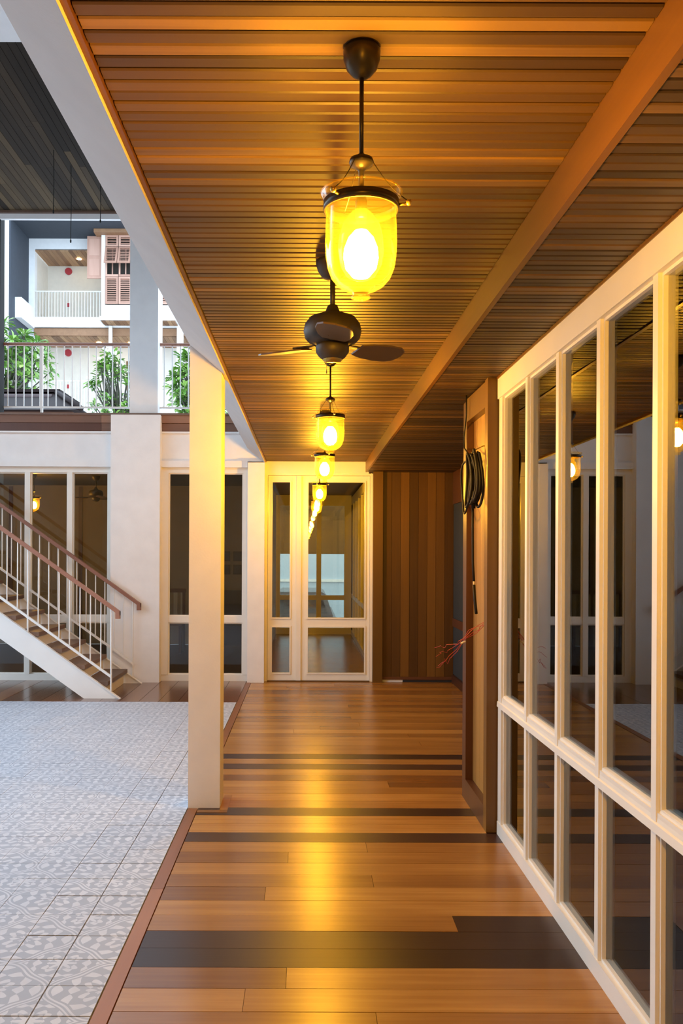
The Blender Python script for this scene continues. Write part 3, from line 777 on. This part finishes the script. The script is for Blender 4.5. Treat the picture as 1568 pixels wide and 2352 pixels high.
# ================================================================== PENDANT LAMPS
def make_lamp():
    r = empty('pendant_lamp', (0, 0, 0))     # origin on the ceiling
    z = lambda zc: zc - 1.08                 # heights measured from eye level in the first lamp
    MB().lathe([(0.001, -0.066), (0.010, -0.066), (0.022, -0.058), (0.033, -0.045), (0.039, -0.025), (0.040, -0.010), (0.036, 0.0), (0.001, 0.0)], n=28).build('canopy', 'bronze', r, True)
    MB().tube([(0, 0, -0.06), (0, 0, z(0.845))], 0.0048, 10).build('rod', 'bronze', r, True)
    MB().lathe([(0.001, z(0.853)), (0.006, z(0.853)), (0.012, z(0.847)), (0.024, z(0.842)), (0.0265, z(0.835)), (0.024, z(0.828)), (0.012, z(0.822)), (0.006, z(0.815)), (0.0055, z(0.76)), (0.001, z(0.76))], n=24).build('collar', 'bronze', r, True)
    prof = [(0.087, z(0.767)), (0.0865, z(0.762)), (0.080, z(0.752)), (0.0755, z(0.742)), (0.0745, z(0.725)), (0.0755, z(0.70)), (0.0765, z(0.66)), (0.0755, z(0.635)), (0.0715, z(0.61)), (0.063, z(0.588)), (0.049, z(0.572)), (0.034, z(0.563)), (0.021, z(0.559)), (0.0175, z(0.555)), (0.019, z(0.549)), (0.021, z(0.545)), (0.017, z(0.543)), (0.001, z(0.5435))]
    bell = MB().lathe(prof, n=40, cap=False).build('glass_bell', 'bell_glass', r, True)
    rim = [(0.087 * math.cos(2 * PI * i / 40), 0.087 * math.sin(2 * PI * i / 40), z(0.767)) for i in range(40)]
    MB().tube(rim, 0.0016, 6, True).build('rim', 'bell_glass', bell, True)
    band = MB().lathe([(0.077, z(0.751)), (0.0805, z(0.751)), (0.0805, z(0.731)), (0.076, z(0.731)), (0.077, z(0.751))], n=40, cap=False).build('band', 'bronze', r, True)
    for i in range(3):
        a = math.radians(-8 + 120 * i)
        ca, sa = math.cos(a), math.sin(a)
        MB().tube([(0.079 * ca, 0.079 * sa, z(0.741)), (0.097 * ca, 0.097 * sa, z(0.741))], 0.003, 6).lathe([(0.001, -0.007), (0.005, -0.005), (0.007, 0), (0.005, 0.005), (0.001, 0.007)], (0.101 * ca, 0.101 * sa, z(0.744)), 10).build('ear', 'brass', band, True)
        pts = []
        for t in range(9):
            u = t / 8; rad = 0.024 + (0.100 - 0.024) * u
            zz = z(0.835) + (z(0.747) - z(0.835)) * u - 0.010 * math.sin(PI * u)
            pts.append((rad * ca, rad * sa, zz))
        MB().tube(pts, 0.0011, 5).build('chain', 'bronze', r)
    MB().lathe([(0.001, z(0.765)), (0.010, z(0.765)), (0.013, z(0.750)), (0.013, z(0.715)), (0.001, z(0.715))], n=16).build('lamp_holder', 'bronze', r, True)
    bulb = MB().lathe([(0.012, z(0.735)), (0.022, z(0.725)), (0.038, z(0.705)), (0.047, z(0.675)), (0.049, z(0.645)), (0.044, z(0.615)), (0.031, z(0.592)), (0.014, z(0.583)), (0.001, z(0.582))], n=28, cap=False).build('bulb', 'amber_glass', r, True)
    MB().lathe([(0.001, z(0.690)), (0.014, z(0.688)), (0.027, z(0.673)), (0.036, z(0.650)), (0.0375, z(0.630)), (0.033, z(0.608)), (0.018, z(0.590)), (0.001, z(0.586))], n=24, cap=False).build('glow', 'bulb_light', bulb, True)
    return r
lamp = make_lamp()
spots = [(0.115, 1.86, CZ, 'large nearest glass bell pendant lamp glowing yellow'),
         (0.130, 4.74, CZ, 'glass bell pendant lamp just beyond the ceiling fan'),
         (0.140, 6.62, CZ, 'third glass bell pendant lamp along the walkway'),
         (0.146, 9.43, CZ, 'farthest walkway pendant lamp just before the glazed door'),
         (0.115, -1.0, CZ, 'pendant lamp over the walkway behind the viewer'),
         (0.115, -3.7, CZ, 'rearmost pendant lamp over the walkway behind the viewer'),
         (0.150, 12.3, CZ, 'pendant lamp of the far corridor seen through the glazed door'),
         (-3.84, 12.3, 2.62, 'pendant lamp inside the room behind the stairs')]
for i, (x, y, z, lab) in enumerate(spots):
    l = lamp if i == 0 else copy_tree(lamp)
    l.location = (x, y, z); l.rotation_euler.z = 0 if i == 0 else random.uniform(0, 1.0)
    tag(l, lab, 'lamp', 'glass bell pendant lamps')

# ================================================================== CEILING FAN
def make_fan():
    r = empty('ceiling_fan', (0, 0, 0)); z = lambda zc: zc - 1.08
    MB().lathe([(0.001, -0.072), (0.018, -0.072), (0.040, -0.060), (0.056, -0.035), (0.062, -0.012), (0.062, 0.0), (0.001, 0.0)], n=28).build('canopy', 'fan_bronze', r, True)
    MB().tube([(0, 0, -0.07), (0, 0, z(0.90))], 0.0095, 12).build('rod', 'fan_bronze', r, True)
    MB().lathe([(0.001, z(0.915)), (0.018, z(0.915)), (0.022, z(0.905)), (0.030, z(0.885)), (0.055, z(0.880)), (0.085, z(0.868)), (0.102, z(0.845)), (0.107, z(0.820)), (0.102, z(0.795)), (0.088, z(0.780)), (0.062, z(0.772)), (0.001, z(0.772))], n=36).build('motor_housing', 'fan_bronze', r, True)
    h = MB().lathe([(0.001, z(0.772)), (0.058, z(0.772)), (0.062, z(0.762)), (0.061, z(0.742)), (0.050, z(0.726)), (0.038, z(0.716)), (0.001, z(0.716))], n=32).build('switch_housing', 'fan_bronze', r, True)
    MB().lathe([(0.036, z(0.718)), (0.034, z(0.710)), (0.014, z(0.706)), (0.001, z(0.705))], n=24, cap=False).build('bottom_cap', 'brass', h, True)
    MB().tube([(-0.022, -0.03, z(0.716)), (-0.022, -0.03, z(0.665))], 0.0009, 5).lathe([(0.001, -0.004), (0.003, 0), (0.001, 0.012)], (-0.022, -0.03, z(0.66)), 8).build('pull_chain', 'brass', h)
    for i in range(3):
        a = math.radians(150 - 120 * i); ca, sa = math.cos(a), math.sin(a)
        def P(u, v, w_): return (u * ca - v * sa, u * sa + v * ca, w_)
        arm = MB()
        arm.add([P(0.07, -0.012, z(0.776)), P(0.16, -0.020, z(0.770)), P(0.16, 0.020, z(0.774)), P(0.07, 0.012, z(0.776)),
                 P(0.07, -0.012, z(0.771)), P(0.16, -0.020, z(0.765)), P(0.16, 0.020, z(0.769)), P(0.07, 0.012, z(0.771))],
                [(0, 1, 2, 3), (7, 6, 5, 4), (0, 4, 5, 1), (1, 5, 6, 2), (2, 6, 7, 3), (3, 7, 4, 0)])
        bo = MB()
        out = [(0.11, 0.040), (0.15, 0.056), (0.22, 0.066), (0.275, 0.060), (0.30, 0.040), (0.31, 0.0)]
        ring = [(u, v) for u, v in out] + [(u, -v) for u, v in reversed(out[:-1])]
        top = [P(u, v, z(0.768) - v * 0.20) for u, v in ring]; bot = [P(u, v, z(0.762) - v * 0.20) for u, v in ring]
        n = len(ring); fs = [tuple(range(n - 1, -1, -1)), tuple(range(n, 2 * n))]
        for k in range(n): j = (k + 1) % n; fs.append((k, j, j + n, k + n))
        bo.add(top + bot, fs)
        b = bo.build('blade', 'blade_wood', r)
        arm.build('blade_arm', 'fan_bronze', b)
    return r
fan = make_fan(); fan.location = (0.095, 3.22, CZ)
tag(fan, 'dark bronze three blade ceiling fan behind the nearest lamp', 'fan', 'ceiling fans')
fan2 = copy_tree(fan); fan2.location = (-3.04, 12.6, 2.62); fan2.rotation_euler.z = 0.6
tag(fan2, 'dark ceiling fan inside the room behind the stairs', 'fan', 'ceiling fans')

# ================================================================== CABLES
cb = empty('cable_coil', (0.98, 5.06, 1.6))
def ell(cx, cy, cz, ry, rz, tilt, n=40, wob=0.0):
    pts = []
    for i in range(n):
        a = 2 * PI * i / n
        yy = ry * math.cos(a); zz = rz * math.sin(a)
        pts.append((cx + wob * math.sin(a * 2 + cy * 9) + 0.03 * math.sin(a) * wob * 10, cy + yy * math.cos(tilt) - zz * math.sin(tilt), cz + yy * math.sin(tilt) + zz * math.cos(tilt)))
    return pts
rnd = random.Random(3)
for i in range(9):
    MB().tube(ell(0.965 + rnd.uniform(-0.03, 0.03), 5.0 + rnd.uniform(-0.05, 0.05), 1.955 + rnd.uniform(-0.02, 0.015), rnd.uniform(0.055, 0.13), rnd.uniform(0.125, 0.155), rnd.uniform(-0.12, 0.12), wob=0.008), 0.0075, 8, True).build('loop', 'black_rubber', cb, True)
MB().tube(ell(0.955, 5.20, 1.915, 0.17, 0.155, 0.15, wob=0.01), 0.006, 8, True).build('loop', 'black_rubber', cb, True)
MB().tube([(0.97, 5.28, LZ), (0.972, 5.29, 2.36), (0.975, 5.39, 2.24), (0.972, 5.36, 2.17), (0.97, 5.22, 2.12), (0.965, 5.1, 2.09)], 0.0045, 8).build('feed_cable', 'black_rubber', cb, True)
MB().tube([(0.965, 5.02, 1.88), (0.965, 5.02, 1.78)], 0.012, 8).build('feed_cable', 'black_rubber', cb, True)
MB().tube([(0.965, 5.04, 1.80), (0.967, 5.05, 1.65), (0.967, 5.04, 1.47), (0.968, 5.01, 1.36)], 0.007, 8).build('tail', 'black_rubber', cb, True)
MB().tube([(0.968, 5.01, 1.36), (0.968, 5.01, 1.34)], 0.0065, 8).build('tape', 'cream_tape', cb)
MB().tube([(0.968, 5.01, 1.34), (0.968, 4.985, 1.26), (0.968, 4.94, 1.18)], 0.0085, 8).build('tail', 'black_rubber', cb, True)
MB().tube([(1.03, 4.93, 2.13), (1.0, 4.93, 2.13), (0.96, 4.95, 2.11), (0.955, 4.97, 2.09)], 0.003, 6).build('hook', 'brass', cb)
tag(cb, 'coiled black cable hanging on the timber pier', 'cable')
rwz = empty('loose_wires', (1.0, 4.92, 1.14))
rnd = random.Random(5)
base = (1.031, 4.92, 1.145)
for i in range(4):
    p = [base]
    for t in range(1, 8):
        u = t / 7
        p.append((1.03 - 0.20 * u + rnd.uniform(-0.012, 0.012), 4.92 + 0.10 * u + rnd.uniform(-0.03, 0.03), 1.145 - 0.22 * u + 0.02 * i * u - 0.015 * math.sin(u * 7 + i)))
    MB().tube(p, 0.0016, 5).build('wire', 'red_wire', rwz)
    e = p[-1]
    q = [e] + [(e[0] - 0.012 * t + rnd.uniform(-0.012, 0.012), e[1] + rnd.uniform(-0.02, 0.02), e[2] - 0.008 * t + rnd.uniform(-0.022, 0.022)) for t in range(1, 6)]
    MB().tube(q, 0.0012, 5).build('wire', 'red_wire', rwz)
MB().tube([(0.915, 4.98, 1.02), (0.89, 4.99, 1.005)], 0.006, 6).build('tape', 'cream_tape', rwz)
tag(rwz, 'loose thin red wires sticking out of the timber pier', 'wires')
hc = empty('hanging_cable', (1.5, 3.97, 1.5))
MB().tube([(1.5, 3.97, LZ + 0.03), (1.5, 3.97, 1.9), (1.505, 3.98, 1.40), (1.51, 3.97, 1.20)], 0.007, 8).build('drop', 'black_rubber', hc, True)
for i in range(3): MB().tube(ell(1.51 + 0.012 * i, 3.95, 1.10, 0.045 + 0.012 * i, 0.085, 0.05 * i), 0.006, 6, True).build('loop', 'black_rubber', hc, True)
tag(hc, 'dark cable with a small loop hanging inside the glazed room', 'cable')

# ================================================================== OUTSIDE: roof lantern, trees, opposite building
rf = empty('roof_lantern', (-6.5, 16.5, 3.13))
MB().add([(-10, 14.9, 3.95), (-3.85, 14.9, 3.95), (-3.85, 18.3, 3.95), (-10, 18.3, 3.95), (-9.4, 16.0, 4.45), (-4.60, 16.0, 4.45), (-4.60, 17.2, 4.45), (-9.4, 17.2, 4.45)],
         [(3, 2, 1, 0), (4, 5, 6, 7), (0, 1, 5, 4), (1, 2, 6, 5), (2, 3, 7, 6), (3, 0, 4, 7)]).build('roof', 'dark_roof', rf)
MB().tube([(-9.4, 15.75, 4.30), (-4.60, 15.75, 4.30)], 0.07, 14).build('ridge_roll', 'roof_roll', rf, True)
MB().tube([(-4.60, 15.98, 4.46), (-4.22, 15.4, 4.22), (-3.85, 14.88, 3.97)], 0.05, 8).build('hip_rib', 'dark_roof', rf, True)
MB().box(-9.5, -4.5, 15.9, 17.3, 4.44, 4.49).build('cap', 'dark_roof', rf)
MB().box(-9.8, -4.05, 15.1, 18.1, 3.13, 3.96).build('curb', 'dark_post_wood', rf)
tag(rf, 'dark brown hipped roof behind the gallery railing', 'roof')

def make_tree(loc, crown, label, seed, tips, spread, leaf_len, dens):
    rnd = random.Random(seed)
    t = empty('frangipani_tree', (loc[0], loc[1], 0))
    tr = MB(); lf = MB(); fl = MB()
    base = Vector((loc[0], loc[1], 0)); fork = Vector((crown[0], crown[1], crown[2] - spread[2] * 1.0))
    tr.tube([base, base.lerp(fork, 0.5) + Vector((0.12, 0, 0)), fork], [0.14, 0.11, 0.08], 8)
    for i in range(tips):
        while True:
            d = Vector((rnd.uniform(-1, 1), rnd.uniform(-1, 1), rnd.uniform(-0.75, 1)))
            if 0.30 < d.length < 1: break
        tip = Vector(crown) + Vector((d.x * spread[0], d.y * spread[1], d.z * spread[2]))
        mid = fork.lerp(tip, 0.5) + Vector((rnd.uniform(-.1, .1), rnd.uniform(-.1, .1), -0.08))
        tr.tube([fork, mid, tip], [0.03, 0.018, 0.010], 5)
        ax = (tip - mid).normalized()
        for k in range(dens):
            az = 2.4 * k + rnd.uniform(-.3, .3); el = rnd.uniform(-0.25, 1.0)
            a = ax.orthogonal().normalized(); b = ax.cross(a)
            dr_ = (a * math.cos(az) + b * math.sin(az)) * math.cos(el) + ax * math.sin(el)
            dr_.z -= 0.15; dr_.normalize()
            side = dr_.cross(Vector((rnd.uniform(-.4, .4), rnd.uniform(-.4, .4), 1))).normalized()
            nrm = side.cross(dr_)
            L = leaf_len * rnd.uniform(0.7, 1.15); W = L * 0.17
            p0 = tip - ax * rnd.uniform(0, 0.10)
            pts = [p0, p0 + dr_ * L * 0.45 + side * W * 0.8 + nrm * L * 0.05, p0 + dr_ * L * 0.8 + side * W + nrm * L * 0.02, p0 + dr_ * L - nrm * L * 0.08,
                   p0 + dr_ * L * 0.8 - side * W + nrm * L * 0.02, p0 + dr_ * L * 0.45 - side * W * 0.8 + nrm * L * 0.05, p0 + dr_ * L * 0.5, p0 + dr_ * L * 0.8 - nrm * 0.01]
            lf.add(pts, [(0, 1, 6), (1, 2, 7, 6), (2, 3, 7), (3, 4, 7), (4, 5, 6, 7), (5, 0, 6)])
        if rnd.random() < 0.22:
            for k in range(4):
                c = tip + ax * 0.07 + Vector((rnd.uniform(-.05, .05), rnd.uniform(-.05, .05), rnd.uniform(-.03, .05)))
                for q in range(5):
                    an = 2 * PI * q / 5
                    e1 = Vector((math.cos(an), -0.4, math.sin(an))) * 0.035; e2 = Vector((math.cos(an + .9), -0.4, math.sin(an + .9))) * 0.03
                    fl.add([c, c + e1, c + e2], [(0, 1, 2)])
    tr.build('trunk', 'bark', t, True)
    o = lf.build('foliage', 'leaf', t); o['kind'] = 'stuff'
    if fl.v:
        o = fl.build('blossom', 'petal', t); o['kind'] = 'stuff'
    return tag(t, label, 'tree', 'frangipani trees beyond the gallery')
make_tree((-7.2, 20.5), (-7.15, 20.5, 6.0), 'leafy frangipani tree at far left behind the gallery railing', 11, 95, (1.2, 0.9, 1.0), 0.26, 15)
make_tree((-4.35, 19.9), (-4.3, 19.9, 5.25), 'sparser pale frangipani tree just left of the upper column', 12, 80, (0.80, 0.7, 0.95), 0.20, 12)
make_tree((-2.5, 20.4), (-2.5, 20.4, 5.45), 'dense frangipani tree between upper column and pillar', 13, 110, (0.75, 0.7, 1.0), 0.25, 16)

# ---- opposite building
bd = empty('apartment_building', (-7.5, 34.0, 0))
S = lambda py, Y: 1.52 + (1270 - py) * Y / 2000       # metre height for a storey line at distance Y
F = 33.5
def part(name, mat, *b): return boxo(name, mat, b, bd)
# outer frame of the loggia and its grey lining
part('outer_frame', 'white_plaster', -11.05, -10.75, 31.4, 33.4, 0, 13.6)
part('outer_frame', 'white_plaster', -11.05, 2.0, 31.4, 33.4, 13.62, 14.6)
part('grey_wall', 'slate_grey', -10.75, -10.70, 31.42, F + 0.1, 0, 13.6)
part('grey_soffit', 'slate_grey', -10.70, 2.0, 31.42, F + 0.1, 13.57, 13.62)
part('front_wall', 'white_plaster', -10.70, -10.47, F, F + 0.3, 0, 13.57)
part('front_wall', 'white_plaster', -10.47, 2.0, F, F + 0.3, 13.17, 13.57)
part('front_wall', 'white_plaster', -10.70, 2.0, F - 0.02, F + 0.3, 0, 6.9)
part('back_wall', 'cream_wall', -10.70, 2.0, 35.3, 35.5, 0, 14)
part('side_wall', 'cream_wall', -10.72, -10.5, F + 0.3, 35.3, 0, 14)
for z in (10.55, 7.1):
    part('balcony_slab', 'white_plaster', -10.47, 2.0, F - 0.03, 35.3, z - 0.12, z)
    part('slab_edge', 'white_paint', -10.47, 2.0, F - 0.15, F - 0.03, z - 0.42, z - 0.10)
    part('fascia_board', 'balcony_wood', -10.47, 2.0, F - 0.06, F + 0.0, z - 0.72, z - 0.44)
for z, n in ((13.10, 'upper'), (9.80, 'lower')):
    x = -10.47
    for i in range(52):
        part('ceiling_board', 'balcony_wood', x, x + 0.15, F + 0.02, 35.3, z, z + 0.03); x += 0.16
    for xl in ((-9.0,) if n == 'upper' else (-8.2, -6.95)):
        m = MB().lathe([(0.001, 0), (0.09, 0), (0.09, 0.02), (0.001, 0.02)], (xl, 34.4, z - 0.02), 16).build('downlight', 'downlight', bd)
    m = MB(); pts = [(-9.65 + 0.14 * math.cos(2 * PI * i / 18), z - 0.22 + 0.14 * math.sin(2 * PI * i / 18)) for i in range(18)]
    m.prism(pts, 'Y', 35.22, 35.3).build('alarm_bell', 'red_paint', bd)
    part('call_point', 'red_paint', -9.72, -9.60, 35.27, 35.3, z - 1.65, z - 1.50)
for z in (10.55, 7.1):
    hr = part('railing', 'white_steel', -10.46, -7.0 if z > 9 else 2.0, F + 0.02, F + 0.06, z + 0.98, z + 1.02)
    m = MB(); x = -10.4
    while x < (-7.1 if z > 9 else 1.9):
        m.box(x, x + 0.02, F + 0.03, F + 0.05, z, z + 0.98); x += 0.115
    o = m.build('balusters', 'white_steel', hr); o['kind'] = 'stuff'
part('white_post', 'white_paint', -7.55, -7.43, F - 0.3, F - 0.18, 7.1, 10.15)
part('white_post', 'white_paint', -4.95, -4.72, F - 0.3, F - 0.1, 7.1, 10.1)
part('doorway', 'trim_wood', -7.30, -6.45, 35.26, 35.3, 7.1, 9.25)
part('parapet', 'white_plaster', -10.69, -10.45, 31.9, F - 0.02, 10.1, 10.85)
# oriel bay with shutters
OX0, OX1, OF = -7.72, -4.9, 32.7
part('bay_wall', 'white_plaster', OX0, OX1, OF, F, 10.35, 10.80)
part('bay_sill', 'white_paint', OX0 - 0.06, OX1, OF - 0.06, F, 10.22, 10.36)
part('bay_post', 'white_paint', OX0, OX0 + 0.14, OF, OF + 0.14, 10.8, 13.6)
part('bay_wall', 'white_plaster', OX0, OX0 + 0.05, OF + 0.14, F, 10.8, 13.6)
part('bay_back', 'room_dark', OX0 + 0.14, OX1, OF + 0.35, F - 0.05, 10.8, 13.55)
part('bay_roof', 'balcony_wood', OX0 - 0.22, OX1, OF - 0.3, F, 13.42, 13.56)
xb = OX0
for i in range(18):
    part('bay_soffit_board', 'balcony_wood', xb, xb + 0.145, OF - 0.02, F, 10.19, 10.215); xb += 0.155
def shutter(x0, x1, z0, z1, tilt):
    fr = 0.07
    root = MB()
    cz = z1
    def T_(x, y, z):     # tilt outwards about the top edge
        dz = z - cz
        return (x, OF + y + dz * math.sin(tilt), cz + dz * math.cos(tilt))
    def tb(mb, x_0, x_1, y0, y1, z_0, z_1):
        vs = [T_(x, y, z) for z in (z_0, z_1) for (x, y) in ((x_0, y0), (x_1, y0), (x_1, y1), (x_0, y1))]
        mb.add(vs, [(0, 3, 2, 1), (4, 5, 6, 7), (0, 1, 5, 4), (1, 2, 6, 5), (2, 3, 7, 6), (3, 0, 4, 7)])
    for b in ((x0, x0 + fr, z0, z1), (x1 - fr, x1, z0, z1), (x0 + fr, x1 - fr, z0, z0 + fr), (x0 + fr, x1 - fr, z1 - fr, z1)):
        tb(root, b[0], b[1], 0.0, 0.05, b[2], b[3])
    f = root.build('shutter', 'shutter_wood', bd)
    sl_ = MB(); n = int((z1 - z0 - 2 * fr) / 0.075)
    for i in range(n):
        zc = z0 + fr + (i + 0.5) * (z1 - z0 - 2 * fr) / n
        a = [(x0 + fr, 0.0, zc - 0.028), (x1 - fr, 0.0, zc - 0.028), (x1 - fr, 0.045, zc + 0.02), (x0 + fr, 0.045, zc + 0.02),
             (x0 + fr, 0.0, zc - 0.016), (x1 - fr, 0.0, zc - 0.016), (x1 - fr, 0.045, zc + 0.032), (x0 + fr, 0.045, zc + 0.032)]
        sl_.add([T_(*p) for p in a], [(0, 3, 2, 1), (4, 5, 6, 7), (0, 1, 5, 4), (1, 2, 6, 5), (2, 3, 7, 6), (3, 0, 4, 7)])
    o = sl_.build('louvres', 'shutter_wood', f); o['kind'] = 'stuff'
x0 = OX0 + 0.15
for i in range(5):
    a, b = x0 + 0.50 * i, x0 + 0.50 * i + 0.48
    shutter(a, b, 13.0, 13.42, 0.0)
    shutter(a, b, 12.22, 12.98, 0.42)
    shutter(a, b, 10.84, 11.86, 0.0)
    part('window_bar', 'shutter_wood', a, b, OF, OF + 0.05, 11.87, 11.95)
    part('window_bar', 'shutter_wood', a, a + 0.06, OF + 0.01, OF + 0.06, 11.95, 12.99)
    part('window_bar', 'shutter_wood', a + 0.24, a + 0.28, OF + 0.02, OF + 0.05, 11.95, 12.99)
# open panelled leaf at the side of the bay
lfm = part('open_leaf', 'shutter_wood', OX0 - 0.58, OX0 - 0.02, OF + 0.18, OF + 0.23, 11.85, 13.45)
for z0, z1 in ((11.95, 12.58), (12.70, 13.34)):
    o = boxo('leaf_panel', 'shutter_wood', (OX0 - 0.50, OX0 - 0.10, OF + 0.165, OF + 0.185, z0, z1), lfm)
tag(bd, 'bright white building with balconies and shuttered bay across the court', 'building')
